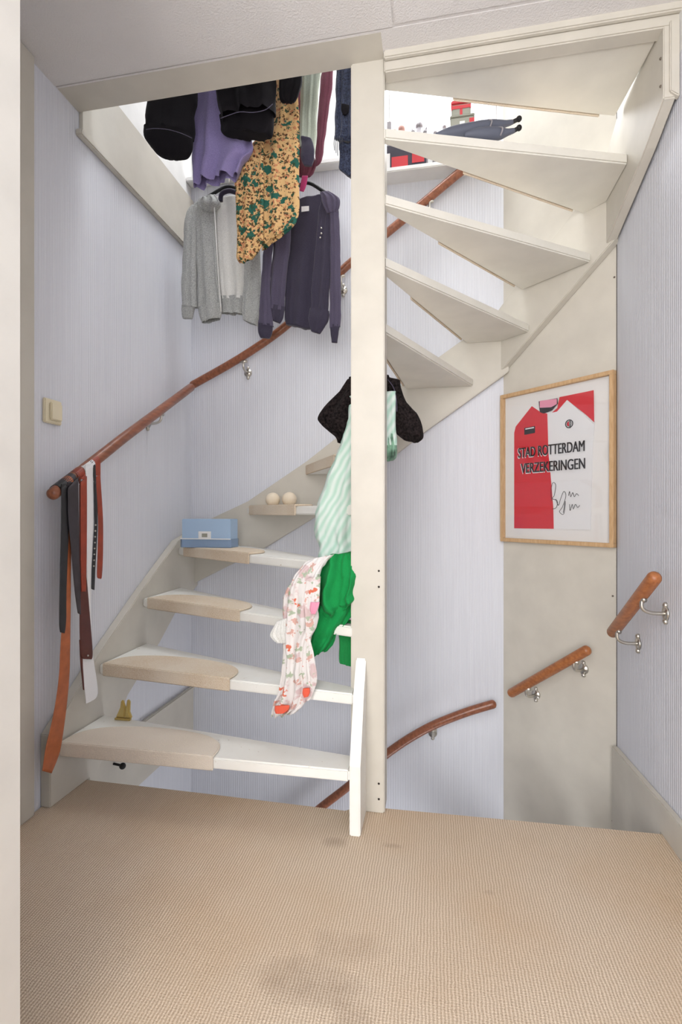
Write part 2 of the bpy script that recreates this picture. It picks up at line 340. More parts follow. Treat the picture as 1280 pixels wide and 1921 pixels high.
for k in range(1, 13):
    z = k*RZ+{12: .032, 11: .018, 10: .010, 9: .013, 8: .008}.get(k, 0); o0, i0 = Vector(NO[k]), Vector(NI[k]); o1, i1 = Vector(NO[k+1]), Vector(NI[k+1])
    e = (o1-i1).normalized(); nn = Vector((-e.y, e.x))
    if k <= 8: nn = Vector((e.y, -e.x))
    if nn.dot(o1-o0) < 0: nn = -nn
    ov = .03 if k < 8 else .0
    d0 = (o0-i0).normalized(); n0 = Vector((-d0.y, d0.x))
    if n0.dot(o0-o1) < 0: n0 = -n0
    if k < 8: a_o, a_i, b_o, b_i = o0, i0, o1+nn*ov, i1+nn*ov*.4
    else:     a_o, a_i, b_o, b_i = o0+n0*(.07 if k == 12 else .035), i0+n0*(.075 if k == 12 else .02), o1, i1
    if k in (1, 2, 3): b_o = Vector((SL, b_o.y))
    if k in (4, 5, 6, 7): b_o.y = SB
    if k in (8, 9): a_o.y = SB
    if k in (11, 12): a_o = Vector((min(a_o.x, .672), a_o.y))
    poly = [a_i, a_o]+[Vector(c) for c in corner.get(k, [])]+[b_o, b_i]
    t = prism('tread', [(p.x, p.y, z-TH) for p in poly], (0, 0, TH), 'worn_paint' if k < 8 else 'tread_white', ST, bev=.005, seg=2)
    if k in pads:
        s0, s1, pm = pads[k]
        if k >= 8: o0, i0 = Vector((a_o.x, a_o.y)), Vector((a_i.x, a_i.y))
        e0 = (i0-o0).normalized(); w0 = Vector((e0.y, -e0.x))
        if w0.dot((o1+i1)*.5-(o0+i0)*.5) < 0: w0 = -w0
        L = s1-s0; mid = (s0+s1)/2; dep = .165 if k < 5 else .15; n_ = 40; prof = []
        top = []
        for j in range(n_+1):
            a = math.pi*j/n_; cx = math.cos(a); sx = math.sin(a)
            q = o0+e0*(mid-cx*L/2*min(1, 1))+w0*(dep*sx**.62)
            top.append(q)
        f0, f1 = o0+e0*s0-w0*.007, o0+e0*s1-w0*.007
        zt = z+.009; vs, fs = [], []
        q_ = [f0]+top+[f1]; n2 = len(q_); vs = [(q.x, q.y, z+.0005) for q in q_]+[(q.x, q.y, zt) for q in q_]
        fs = [list(range(n2)), list(range(2*n2-1, n2-1, -1))]+[[j, (j+1) % n2, n2+(j+1) % n2, n2+j] for j in range(n2)]
        bmp = bmesh.new(); V = [bmp.verts.new(v) for v in vs]; [bmp.faces.new([V[j] for j in f]) for f in fs[:2]+fs[2:-1]]
        # the nose wrap continues the front edge downwards
        lo = [bmp.verts.new((q.x, q.y, z-TH-.004)) for q in (f0, f1)]; li = [bmp.verts.new((q.x, q.y, z-TH-.004)) for q in (f0+w0*.0065, f1+w0*.0065)]
        ui = [bmp.verts.new((q.x, q.y, z+.0005)) for q in (f0+w0*.0065, f1+w0*.0065)]
        F0t, F1t, F0b, F1b = V[n2], V[2*n2-1], V[0], V[n2-1]
        bmp.faces.new([F0t, F1t, lo[1], lo[0]]); bmp.faces.new([lo[0], lo[1], li[1], li[0]]); bmp.faces.new([li[0], li[1], ui[1], ui[0]])
        bmp.faces.new([F0t, lo[0], li[0], ui[0]]); bmp.faces.new([F1t, ui[1], li[1], lo[1]])
        bmesh.ops.recalc_face_normals(bmp, faces=bmp.faces)
        bmesh.ops.bevel(bmp, geom=[e for e in bmp.edges if e.is_manifold and e.calc_face_angle(0) > .6], offset=.005, segments=3, affect='EDGES', clamp_overlap=True)
        me = bpy.data.meshes.new('carpet_pad'); bmp.to_mesh(me); bmp.free(); link('carpet_pad', me, pm, t)
def string_board(name, pts2, mapf, vec):
    return prism(name, [mapf(a, b) for a, b in pts2], vec, 'cream', ST, bev=.003)
top = [(1.50, 0), (1.50, .245), (1.753, .45), (2.05, .655), (2.365, .855), (YB, .905)]
bot = [(YB, .60), (2.343, .498), (2.196, .387), (1.94, .225), (1.775, .03), (1.70, -.04), (1.695, 0)]
string_board('string', top+bot, lambda a, b: (XL+.001, a, b), (.039, 0, 0))
top = [(XL, .905), (-.98, 1.055), (-.66, 1.26), (-.385, 1.465), (-.11, 1.68), (.18, 1.875), (.345, 1.99)]
bot = [(.345, 1.675), (-.047, 1.402), (-.615, .974), (-.872, .82), (XL, .60)]
string_board('string', top+bot, lambda a, b: (a, YB-.001, b), (0, -.039, 0))
top = [(0, 1.98), (.14, 2.09), (.42, 2.29), (.56, 2.41)]; bot = [(.56, 2.075), (0, 1.67)]
string_board('string', top+bot, lambda a, b: tuple(CO+EX*a+EN*.001+Vector((0, 0, b))), EN*.039)
top = [(2.21, 2.41), (1.955, 2.53), (1.70, 2.665), (1.664, 2.665)]; bot = [(1.664, 2.235), (1.80, 2.18), (1.95, 2.135), (2.21, 2.06)]
string_board('string', top+bot, lambda a, b: (XR-.008, a, b), (-.034, 0, 0))
prism('string_end_block', [(.684, 1.655, 2.25), (.684, 1.655, 2.46), (.71, 1.655, 2.46), (.71, 1.655, 2.23)], (0, .02, 0), 'cream', ST, bev=.003)
po = box('newel_post', -.28, -.167, 1.675, 1.765, 0, ZC+.3, 'cream', ST, bev=.004)
for y_ in (1071, 1101, 1470, 1499):
    p = onY(711, y_, 1.675); ball('screw', (p.x, 1.6745, p.z), .0035, 'dark_gap', po)
prism('newel_foot_board', [(-.262, 1.54, 0), (-.262, 1.54, .215), (-.262, 1.62, .42), (-.262, 1.674, .515), (-.262, 1.674, 0)], (.034, 0, 0), 'worn_paint', ST, bev=.003)
for (sx_, sy_) in ((1150, 712), (1153, 520), (1150, 1118), (1150, 1540), (1240, 110), (1240, 162)):
    if sy_ > 200: p = onD(sx_, sy_, .001)
    else: p = onX(sx_, sy_, .668)
    s_ = ball('screw', p, .004, 'screw', ST) if sy_ < 200 else ball('panel_screw', p, .004, 'screw', dg)

# lower flight (goes down from the floor edge behind the post)
LS = thing('lower_staircase', 'lower flight going down behind the carpet edge', 'staircase', (0, 2.0, -.2))
for k in range(9, 13):
    o0, i0 = Vector(NO[k]), Vector(NI[k]); o1, i1 = Vector(NO[k+1]), Vector(NI[k+1]); z = k*RZ-2.665
    if k == 12: o1 = Vector((.672, 1.75)); i1 = Vector((-.167, 1.78))
    poly = [i0+Vector((0, .09)), o0]+[Vector(c) for c in corner.get(k, [])]+[o1, i1+Vector((0, .08))]
    prism('tread', [(p.x, p.y, z-TH) for p in poly], (0, 0, TH), 'tread_white', LS, bev=.004)

# ================================================================ handrails
def bracket(p, wallp, parent, mat='steel'):
    d = (Vector(wallp)-Vector(p)); b = tube('bracket', [Vector(p)+Vector((0, 0, -.012)), Vector(p)+Vector((0, 0, -.045)), Vector(p)+d*.35+Vector((0, 0, -.06)), Vector(wallp)+Vector((0, 0, -.06))], .006, mat, parent, n=10, smoothk=5)
    wl = Vector(wallp)+Vector((0, 0, -.06)); u = d.normalized()
    tube('bracket_plate', [wl-u*.001, wl-u*.007], .021, mat, b, n=20)
    for dz in (-.026, .026): ball('bracket_lug', wl+Vector((0, 0, dz))-u*.004, .009, mat, b)
    sd = Vector((-u.y, u.x, 0))
    tube('bracket_saddle', [Vector(p)+Vector((0, 0, -.017))-sd*.02, Vector(p)+Vector((0, 0, -.017))+sd*.02], .008, mat, b, n=8)
HR = thing('handrail', 'long reddish brown wooden handrail rising from the left wall round to the back wall', 'handrail', (-1.24, 1.46, 1.06))
XH = -1.25
pL = [onX(99, 927, XH), onX(230, 823, XH), onX(358, 727, XH)]
rounded_rod('rail', pL, .0205, 'rail_wood', HR)
YH = 2.51
pB = [onY(362, 722, YH), onY(450, 672, YH), onY(530, 617, YH), onY(590, 560, YH), onY(650, 500, YH), onY(735, 430, YH), onY(800, 376, YH), onY(870, 318, YH), onY(900, 300, YH)]
rounded_rod('rail', pB, .0205, 'rail_wood', HR, k=4)
for q in (onY(457, 672, YH), onY(640, 512, YH), onY(806, 372, YH)): bracket(q, (q.x, YB, q.z), HR)
q = pL[0]*.75+pL[1]*.25; q2 = pL[1]*.5+pL[2]*.5
bracket(q2, (XL, q2.y, q2.z), HR)
H1 = thing('handrail', 'dark brown wooden handrail descending along the back wall below floor level', 'handrail', tuple(onY(928, 1320, YH)), 'lower handrail pieces')
pp = [onY(925, 1321, YH), onY(870, 1338, YH), onY(800, 1367, YH), onY(730, 1411, YH), onY(655, 1474, YH), onY(590, 1525, YH), onY(520, 1590, YH)]
rounded_rod('rail', pp, .0205, 'rail_wood', H1, k=5)
q = onY(812, 1363, YH); bracket(q, (q.x, YB, q.z), H1)
H2 = thing('handrail', 'short brown handrail piece on the cream corner panel under the framed shirt', 'handrail', tuple(onD(957, 1302, .07)), 'lower handrail pieces')
pp = [onD(960, 1300, .075), onD(1101, 1220, .075)]; rounded_rod('rail', pp, .0205, 'rail_wood_light', H2)
for f_ in (.22, .85):
    q = pp[0]*(1-f_)+pp[1]*f_; bracket(q, q-EN*.075, H2)
H3 = thing('handrail', 'short brown handrail piece on two metal brackets on the right wall', 'handrail', tuple(onX(1146, 1190, .64)), 'lower handrail pieces')
pp = [onX(1150, 1186, .64), onX(1228, 1084, .64)]; rounded_rod('rail', pp, .0205, 'rail_wood_light', H3)
for f_ in (.14, .75):
    q = pp[0]*(1-f_)+pp[1]*f_; bracket(q, (XR, q.y, q.z), H3)

# ================================================================ light switch
a, b_ = onX(83, 748, XL+.008), onX(114, 796, XL+.008)
SW = thing('light_switch', 'square cream light switch on the left wall above the handrail', 'switch', (XL, (a.y+b_.y)/2, (a.z+b_.z)/2))
zc_ = (a.z+b_.z)/2; yc_ = (a.y+b_.y)/2
box('plate', XL, XL+.012, yc_-.040, yc_+.040, zc_-.042, zc_+.042, 'switch', SW, bev=.003)
box('rocker', XL+.011, XL+.022, yc_-.02, yc_+.032, zc_-.03, zc_+.03, 'switch', SW, bev=.003)

# ================================================================ framed football shirt
FR = thing('framed_shirt', 'oak framed red and white signed football shirt on the cream corner panel', 'picture', tuple(onD(1045, 860, 0)))
off = .03
cs = [onD(937.5, 743, off), onD(1150, 692, off), onD(1152, 1027, off), onD(939, 1016, off)]
def sz(p): return ((p-CO).dot(EX), p.z)
S = [sz(c) for c in cs]; s0 = (S[0][0]+S[3][0])/2; s1 = (S[1][0]+S[2][0])/2; zt = (S[0][1]+S[1][1])/2; zb = (S[2][1]+S[3][1])/2
print('frame', S, s0, s1, zt, zb)
def D(s, z, o_): p = CO+EX*s+EN*o_; return Vector((p.x, p.y, z))
fw = .017
def dbox(name, a, b, c, d, o0, o1, mat, parent, bev=0): return prism(name, [D(a, c, o0), D(b, c, o0), D(b, d, o0), D(a, d, o0)], EN*(o1-o0), mat, parent, bev=bev)
dbox('backing_board', s0+.005, s1-.005, zb+.005, zt-.005, .002, .010, 'matboard', FR)
for a in ((s0, s1, zt-fw, zt), (s0, s1, zb, zb+fw), (s0, s0+fw, zb+fw, zt-fw), (s1-fw, s1, zb+fw, zt-fw)):
    dbox('frame_side', *a, .0, off, 'oak', FR, bev=.0015)
def toplane(px, py, o_):
    s_, z_ = sz(onD(px, py, o_)); return s_, z_
def patch(name, pts, o_, th, mat, parent, bev=0):
    return prism(name, [D(*toplane(x, y, o_), o_-th) for x, y in pts], EN*th, mat, parent, bev=bev)
sh = patch('shirt_body', [(965, 812), (968, 800), (998, 762), (1012, 770), (1016, 776), (1045, 771), (1063, 748), (1115, 796), (1116, 790), (1112, 850), (1108, 994), (1039, 992), (965, 991)], .0135, .003, 'jersey_white', FR)
red = patch('red_half', [(965, 812), (968, 800), (998, 762), (1013, 772), (1027, 776), (1029, 850), (1033, 890), (1038, 950), (1039, 992), (965, 991)], .0148, .0012, 'jersey_red', sh)
patch('sleeve', [(1050, 745), (1114, 732), (1115, 792), (1100, 778), (1064, 750), (1045, 772), (1036, 774), (1046, 765)], .0148, .0014, 'jersey_red', sh)
patch('collar', [(1011, 753), (1046, 747), (1047, 757), (1036, 770), (1020, 776), (1013, 773)], .0155, .0012, 'ink', sh)
patch('collar_lining', [(1013, 752), (1045, 748), (1045, 758), (1034, 764), (1013, 765)], .0162, .0008, 'pink_cloth', sh)
def ring(name, px, py, r0, r1, o_, mat, parent, a0=0, a1=2*math.pi):
    s_, z_ = toplane(px, py, o_); n_ = 28; P = []
    for j in range(n_+1):
        a = a0+(a1-a0)*j/n_; P.append((s_+r1*math.cos(a), z_+r1*math.sin(a)))
    for j in range(n_, -1, -1):
        a = a0+(a1-a0)*j/n_; P.append((s_+r0*math.cos(a), z_+r0*math.sin(a)))
    vs = [D(a, b, o_) for a, b in P]+[D(a, b, o_-.0008) for a, b in P]; m_ = len(P); fs = []
    for j in range(n_): fs += [[j, j+1, m_-2-j, m_-1-j]]
    for j in range(m_-1): fs.append([j, j+1, m_+j+1, m_+j])
    fromdata(name, vs, fs, mat, parent)
ring('emblem', 1068, 795, .0145, .0185, .0155, 'ink', sh); ring('emblem', 1068, 795, .0005, .010, .0155, 'jersey_red', sh, math.pi*.5, math.pi*1.5)
ring('emblem', 1068, 795, .0100, .0115, .0155, 'ink', sh); patch('emblem', [(1069, 787), (1070.5, 787), (1070.5, 803), (1069, 803)], .0156, .0008, 'ink', sh)
patch('maker_patch', [(984, 803), (1004, 799), (1004, 812), (984, 816)], .0156, .0008, 'ink', sh)
patch('maker_patch', [(986, 804), (1002, 801), (1002, 803), (986, 806)], .0162, .0006, 'jersey_white', sh)
def text(name, body, px0, py0, px1, px_h0, o_, mat, parent, offs=0, hgt=None, zshift=0):
    cu = bpy.data.curves.new('t', 'FONT'); cu.body = body; cu.extrude = .0003; cu.offset = offs; cu.size = 1
    to = bpy.data.objects.new('t', cu); C.objects.link(to); bpy.context.view_layer.update()
    me = bpy.data.meshes.new_from_object(to.evaluated_get(bpy.context.evaluated_depsgraph_get()))
    bpy.data.objects.remove(to); me.name = name
    xs = [v.co.x for v in me.vertices]; ys = [v.co.y for v in me.vertices]; x0, x1, y0, y1 = min(xs), max(xs), min(ys), max(ys)
    sA, zA = toplane(px0, py0, o_); sB, _ = toplane(px1, py0, o_)
    for v in me.vertices:
        s_ = sA+(v.co.x-x0)/(x1-x0)*(sB-sA); z_ = zA+(v.co.y-y0)/(y1-y0)*hgt; v.co = D(s_, z_, o_+v.co.z*.0+ (.0006 if v.co.z > 0 else 0))
    return link(name, me, mat, parent)
for (bd, x0_, x1_, yb_, hg) in (('STAD ROTTERDAM', 973, 1097, 859, .0455), ('VERZEKERINGEN', 978, 1098, 888, .0455)):
    text('lettering_outline', bd, x0_-1.5, yb_+2, x1_+1.5, 0, .0157, 'jersey_white', sh, .016, hg+.005)
    for dx_ in (-.5, 0, .5): text('lettering', bd, x0_+dx_, yb_, x1_+dx_, 0, .0178+dx_*.0002, 'ink', sh, 0, hg)
def scribble(px):
    tube('signature', [D(*toplane(x, y, .0158), .0158) for x, y in px], .0011, 'ink', sh, n=6, smoothk=5)
scribble([(1036, 940), (1034, 925), (1037, 906), (1043, 910), (1040, 930), (1036, 935), (1046, 940), (1044, 952), (1036, 955)])
scribble([(1043, 936), (1048, 948), (1052, 936), (1058, 922), (1062, 930), (1056, 950), (1050, 960), (1058, 964), (1061, 940), (1057, 962)])
scribble([(1067, 930), (1069, 922), (1071, 932), (1075, 924), (1078, 932), (1082, 926), (1086, 930)])
scribble([(1069, 946), (1070, 958), (1074, 946), (1076, 955), (1080, 946), (1084, 952), (1088, 948)])
gz = dbox('glass', s0+fw, s1-fw, zb+fw, zt-fw, .021, .023, 'glazing', FR)

# ================================================================ things on the stairs
def quad_up(px, py, z):      # point on a horizontal plane
    d = (H-z)*F/(py-CY); rx, ry = ray(px); return Vector((rx*d, ry*d, z))
# blue box on tread 4
zz = 4*RZ+.009
BX = thing('gift_box', 'light blue cardboard box standing on the fourth stair tread by the left wall', 'box', (-1.12, 2.3, zz))
p0 = onY(340, 1027, 2.27); wdt = (onY(434, 1027, 2.27)-p0).x; hh = .137
box('box_body', p0.x+.004, p0.x+wdt-.004, 2.27, 2.36, zz, zz+hh, 'box_blue', BX, bev=.002)
box('plastic_sleeve', p0.x, p0.x+wdt, 2.262, 2.366, zz, zz+.042, 'clear_plastic', BX, bev=.002)
box('label_patch', p0.x+wdt*.35, p0.x+wdt*.60, 2.2685, 2.2705, zz+.044, zz+.078, 'paper', BX, bev=.0005)
box('label_crest', p0.x+wdt*.42, p0.x+wdt*.53, 2.2675, 2.2695, zz+.050, zz+.068, 'tin_grey', BX, bev=.0005)
box('sleeve_edge', p0.x, p0.x+wdt, 2.2605, 2.263, zz+.040, zz+.0445, 'paper', BX)
# two cream balls on tread 5
zz = 5*RZ
for i, (x, lb) in enumerate(((512, 'left cream ball on the fifth stair tread'), (543, 'right cream ball on the fifth stair tread'))):
    p = onY(x, 935, 2.42); r = .036 if i == 0 else .037
    tag(ball('ball', (p.x, 2.42, zz+r+.0), r, 'ball'), lb, 'ball', 'cream balls on the fifth tread')
# brass ornament on tread 1
zz = RZ
p = quad_up(232, 1337, zz)
p = Vector((min(p.x, -1.0), 1.75, zz)); p.x = onY(230, 1337, 1.75).x
BR = thing('brass_ornament', 'small brass winged ornament at the back of the lowest stair tread', 'ornament', tuple(p))
prism('base', [(p.x-.03, p.y-.008, zz), (p.x+.034, p.y-.008, zz), (p.x+.034, p.y+.008, zz), (p.x-.03, p.y+.008, zz)], (0, 0, .008), 'brass', BR, bev=.002)
prism('wing', [(p.x-.03, p.y, zz+.007), (p.x+.006, p.y, zz+.007), (p.x+.010, p.y, zz+.045), (p.x, p.y, zz+.075), (p.x-.008, p.y, zz+.072), (p.x-.012, p.y, zz+.045)], (0, .012, 0), 'brass', BR, bev=.003)
prism('wing', [(p.x+.008, p.y, zz+.007), (p.x+.036, p.y, zz+.007), (p.x+.026, p.y, zz+.03), (p.x+.028, p.y, zz+.07), (p.x+.018, p.y, zz+.078), (p.x+.012, p.y, zz+.045)], (0, .014, 0), 'brass', BR, bev=.003)
# dark peg under the first tread on the lower fascia
p = onX(228, 1436, XL+.05)
PG = thing('wall_peg', 'small black peg on the wall below the lowest stair tread', 'peg', tuple(p))
tube('stem', [(XL+.012, p.y, p.z+.004), (XL+.05, p.y, p.z)], .005, 'black', PG, n=10); ball('knob', (XL+.055, p.y, p.z-.002), .013, 'black', PG)

# ================================================================ belts on the lower end of the handrail
XB = XH+.024
def belt(nm, rows, mat, label, cat='belt', x=XB, arc=None, extra=None, th=.004, group='belts hanging on the handrail end'):
    t = thing(nm, label, cat, tuple(onX(rows[0][0], rows[0][1], x)), group)
    pl = plane('X', x); strap('strap', rows, pl, mat, t, th)
    # loop over the rail: from the front face over the top and down behind
    xl, yl, xr, yr = rows[0][:4]; a, b = onX(xl, yl, x), onX(xr, yr, x)
    f = (onX(99, 927, XH), onX(358, 727, XH))
    def railz(y): s_ = (y-f[0].y)/(f[1].y-f[0].y); return f[0].z+(f[1].z-f[0].z)*s_
    yl_, yr_ = sorted((a.y, b.y)); zf = (a.z+b.z)/2; vs, fs = [], []
    path = [(x, None, zf)]
    for j in range(13):
        an = math.pi*j/12; path.append((XH+.024*math.cos(an), .024*math.sin(an), None))
    path.append((XH-.024, -.012, None))
    ring_ = []
    for (px_, dz, za) in path:
        for yy in (yl_, yr_): vs.append(Vector((px_, yy, (railz(yy)+dz) if za is None else za)))
    nrm = .0025
    cnt = len(path)
    for j in range(cnt-1): fs.append([2*j, 2*j+1, 2*j+3, 2*j+2])
    o = fromdata('loop', vs, fs, mat, t); md = o.modifiers.new('s', 'SOLIDIFY'); md.thickness = .003; md.offset = 0
    return t
belt('belt', [(115, 915, 132, 903), (114, 1000, 129, 1000), (112, 1100, 125, 1100), (111, 1165, 124, 1165), (113, 1186, 121, 1188)], 'leather_black', 'narrow plain black belt, leftmost on the handrail end')
t = belt('belt', [(127, 915, 147, 895), (128, 973, 148, 973), (134, 1040, 149, 1040), (140, 1107, 151, 1107), (146, 1150, 151, 1153)], 'leather_charcoal', 'second black belt with pointed tip, right of the leftmost one', x=XB+.006)
belt('belt', [(126, 925, 135, 915), (126, 1000, 134, 1000), (124, 1073, 133, 1073), (114, 1200, 132, 1200), (110, 1273, 130, 1273), (100, 1340, 123, 1344), (86, 1400, 113, 1408), (79, 1446, 97, 1451)], 'leather_tan', 'long tan leather belt hanging nearly to the carpet', x=XB-.006)
belt('belt', [(151, 905, 163, 893), (151, 1007, 163, 1007), (152, 1073, 162, 1073), (153, 1110, 161, 1110)], 'leather_red', 'red brown belt left of the white ribbon', x=XB+.008)
t = belt('belt', [(149, 910, 152, 905), (149, 1010, 153, 1010), (150, 1090, 163, 1090), (149, 1157, 169, 1157), (151, 1223, 174, 1223), (156, 1236, 172, 1237)], 'leather_brown', 'dark brown belt with a punched hole at its tip', x=XB+.004)
ball('eyelet', onX(165, 1230, XB+.0075), .0035, 'steel', t)
strap('tail', [(149, 1200, 155, 1200), (151, 1240, 155, 1240), (156, 1294, 158, 1295)], plane('X', XB), 'leather_brown', t)
belt('ribbon', [(160, 878, 178, 866), (162, 940, 177, 940), (162, 1007, 175, 1007), (163, 1073, 173, 1073), (164, 1130, 170, 1130), (160, 1200, 172, 1200), (154, 1240, 176, 1240), (160, 1307, 184, 1300), (161, 1320, 170, 1316)], 'tape_white', 'white cloth ribbon tied over the handrail among the belts', 'ribbon', x=XB-.002, group='belts hanging on the handrail end')
belt('belt', [(179, 895, 188, 890), (184, 973, 193, 973), (183, 1040, 193, 1040), (182, 1078, 191, 1080), (184, 1085, 189, 1086)], 'leather_red', 'red brown belt right of the white ribbon, rightmost of all', x=XB)
t = belt('belt', [(176, 905, 180, 900), (177, 980, 183, 980), (173, 1060, 179, 1060), (172, 1105, 177, 1107)], 'leather_black', 'thin black studded strap behind the white ribbon', x=XB+.003)
for j in range(8): ball('stud', onX(179.5-j*.5, 985+j*11, XB+.006), .003, 'steel', t)

# ================================================================ clothes drying over the stairwell
RK = thing('drying_rack', 'metal drying rack hung over the stairwell above the ceiling edge', 'rack', (-.7, 1.95, 3.06))
for yy in (1.80, 1.93, 2.08, 2.32): tube('bar', [(XL+.08, yy, 3.2), (-.18, yy, 3.2)], .009, 'steel', RK, n=10)
for xx in (XL+.08, -.18):
    tube('cross_bar', [(xx, 1.75, 3.2), (xx, 2.36, 3.2)], .008, 'steel', RK, n=10); tube('cable', [(xx, 2.05, 3.2), (xx, 2.05, 5.2)], .003, 'steel', RK, n=6)
def garment(nm, label, cat, Y, loc, group='clothes hanging over the stairwell'):
    return thing(nm, label, cat, tuple(onY(loc[0], loc[1], Y)), group)
G = 'clothes hanging over the stairwell'
def ztop(x, Y): # pixel row where z = 3.19 at this distance
    rx, ry = ray(x); return CY-(3.19-H)*F*ry/Y
# black trousers leg
Y = 1.85
t = garment('trousers', 'black trouser leg with wide open hem, leftmost of the hanging clothes', 'trousers', Y, (318, 200))
drape('leg', [(292, ztop(300, Y), 352, ztop(350, Y)), (282, 100, 368, 90), (279, 180, 368, 170), (276, 215, 364, 205), (273, 243, 361, 258)], plane('Y', Y), 'black_cloth', t, T=.12, amp=.004, seed=3, wr=.006)
drape('hem', [(272, 241, 361, 256), (273, 262, 360, 276), (292, 286, 352, 293), (308, 296, 338, 299)], plane('Y', Y), 'black_cloth', t, T=.125, amp=.002, seed=3, wr=.003, captop=False, capb=True)
tube('hem_stitching', [onY(x, y, Y-.066) for x, y in ((274, 243), (290, 241), (315, 243), (340, 250), (360, 259))], .0012, 'slate_cloth', t, n=6, smoothk=4)
# purple top
Y = 1.95
t = garment('top', 'purple jersey top between two black trouser legs', 'top', Y, (410, 200))
drape('body', [(366, ztop(380, Y), 470, ztop(460, Y)), (366, 120, 470, 110), (363, 180, 466, 165), (360, 250, 472, 255), (360, 300, 474, 283), (361, 330, 458, 298), (362, 350, 446, 326)], plane('Y', Y), 'purple_cloth', t, T=.05, amp=.016, freq=2.6, seed=5)
# second black
Y = 1.84
t = garment('shorts', 'black shorts leg hanging in front of the purple top', 'shorts', Y, (460, 190))
drape('leg', [(420, ztop(430, Y), 505, ztop(500, Y)), (404, 110, 516, 95), (405, 170, 516, 150), (410, 205, 516, 185), (416, 225, 514, 212)], plane('Y', Y), 'black_cloth', t, T=.10, amp=.008, seed=9, wr=.006)
drape('hem', [(412, 219, 514, 196), (415, 236, 514, 225), (418, 249, 510, 254), (440, 252, 500, 257)], plane('Y', Y+.03), 'black_cloth', t, T=.06, amp=.004, seed=2, wr=.003, captop=False, capb=True)
tube('hem_stitching', [onY(x, y, Y-.056) for x, y in ((414, 222), (430, 216), (450, 210), (475, 211), (498, 206), (512, 195))], .0012, 'slate_cloth', t, n=6, smoothk=4)
# orange floral blouse
Y = 2.03
t = garment('blouse', 'orange floral blouse with green flowers hanging lowest in the middle', 'blouse', Y, (500, 300))
pl = plane('Y', Y)
drape('front', [(514, ztop(530, Y), 552, ztop(550, Y)), (511, 120, 556, 110), (512, 180, 560, 170), (506, 230, 562, 225), (487, 262, 563, 262), (488, 330, 562, 330), (490, 400, 562, 395), (493, 432, 559, 412), (492, 462, 552, 424), (492, 470, 520, 440)], pl, 'orange_floral', t, T=.03, amp=.006, freq=2, seed=11, capb=True)
drape('front', [(480, 262, 494, 262), (462, 285, 495, 285), (440, 306, 495, 306), (441, 340, 495, 340), (444, 400, 494, 400), (445, 450, 494, 452), (444, 482, 490, 468), (450, 494, 476, 484)], plane('Y', Y-.025), 'orange_floral', t, T=.02, amp=.006, freq=2, seed=12, capb=True)
tube('button_placket', [onY(x, y, Y-.030) for x, y in ((492, 258), (491, 320), (493, 400), (493, 455))], .003, 'orange_floral', t, n=8, smoothk=4)
# black small
Y = 1.86
t = garment('top', 'short black garment edge above the orange floral blouse', 'top', Y, (545, 160))
drape('body', [(530, ztop(540, Y), 560, ztop(560, Y)), (522, 110, 568, 100), (524, 150, 568, 140), (524, 170, 566, 162), (525, 188, 556, 184), (530, 193, 550, 192)], plane('Y', Y), 'black_cloth', t, T=.05, amp=.006, seed=15, capb=True)
# maroon dress
Y = 2.15
t = garment('cardigan', 'maroon cardigan with a long sleeve behind the pale green sleeve', 'cardigan', Y, (600, 200))
drape('sleeve', [(610, ztop(610, Y), 632, ztop(630, Y)), (606, 90, 628, 85), (603, 140, 625, 130), (598, 190, 620, 185), (594, 250, 611, 250), (592, 290, 606, 290), (592, 308, 602, 304), (592, 312, 596, 310)], plane('Y', Y), 'maroon_cloth', t, T=.04, amp=.004, seed=18, capb=True)
drape('body', [(560, ztop(560, Y), 575, ztop(570, Y)), (556, 180, 570, 180), (555, 240, 568, 240), (557, 290, 592, 300), (560, 325, 590, 322), (562, 331, 583, 331)], plane('Y', Y+.02), 'maroon_cloth', t, T=.05, amp=.004, seed=19, capb=True)
strap('ribbon', [(567, 330, 578, 330), (564, 345, 575, 348), (562, 358, 570, 360)], plane('Y', Y-.02), 'magenta_cloth', t)
# sage sleeve with dark cuff
Y = 2.05
t = garment('sweater', 'pale green long sleeve with a dark open cuff', 'sweater', Y, (585, 200))
drape('sleeve', [(570, ztop(575, Y), 608, ztop(605, Y)), (566, 90, 606, 80), (565, 145, 603, 132), (564, 200, 597, 195), (562, 255, 594, 255), (563, 275, 590, 290)], plane('Y', Y), 'sage_cloth', t, T=.05, amp=.006, seed=21)
drape('sleeve_lining', [(565, 256, 584, 262), (565, 275, 590, 280), (566, 296, 590, 298), (570, 310, 585, 312)], plane('Y', Y-.02), 'slate_dark', t, T=.03, amp=.001, seed=22, capb=True)
# denim jacket
Y = 1.92
t = garment('jacket', 'dark blue denim jacket with frayed edge beside the newel post', 'jacket', Y, (645, 200))
drape('body', [(634, ztop(640, Y), 668, ztop(665, Y)), (632, 90, 668, 85), (632, 125, 668, 120), (630, 180, 668, 180), (629, 240, 668, 240), (628, 262, 668, 262)], plane('Y', Y), 'denim', t, T=.04, amp=.008, freq=3, seed=25, capb=True)
drape('pocket_flap', [(638, 250, 668, 255), (637, 300, 668, 305), (637, 318, 668, 325), (646, 326, 668, 337)], plane('Y', Y+.03), 'denim', t, T=.02, amp=.003, seed=26, capb=True)
drape('pocket', [(640, 196, 656, 198), (640, 206, 654, 208), (643, 214, 650, 215)], plane('Y', Y-.025), 'black_cloth', t, T=.012, amp=0, seed=26, capb=True)
for j in range(6): tube('fringe', [onY(628+j*3, 255, Y-.01), onY(627+j*3.2, 270, Y-.012), onY(628+j*3, 282+(j % 3)*5, Y-.01)], .0012, 'denim', t, n=5)

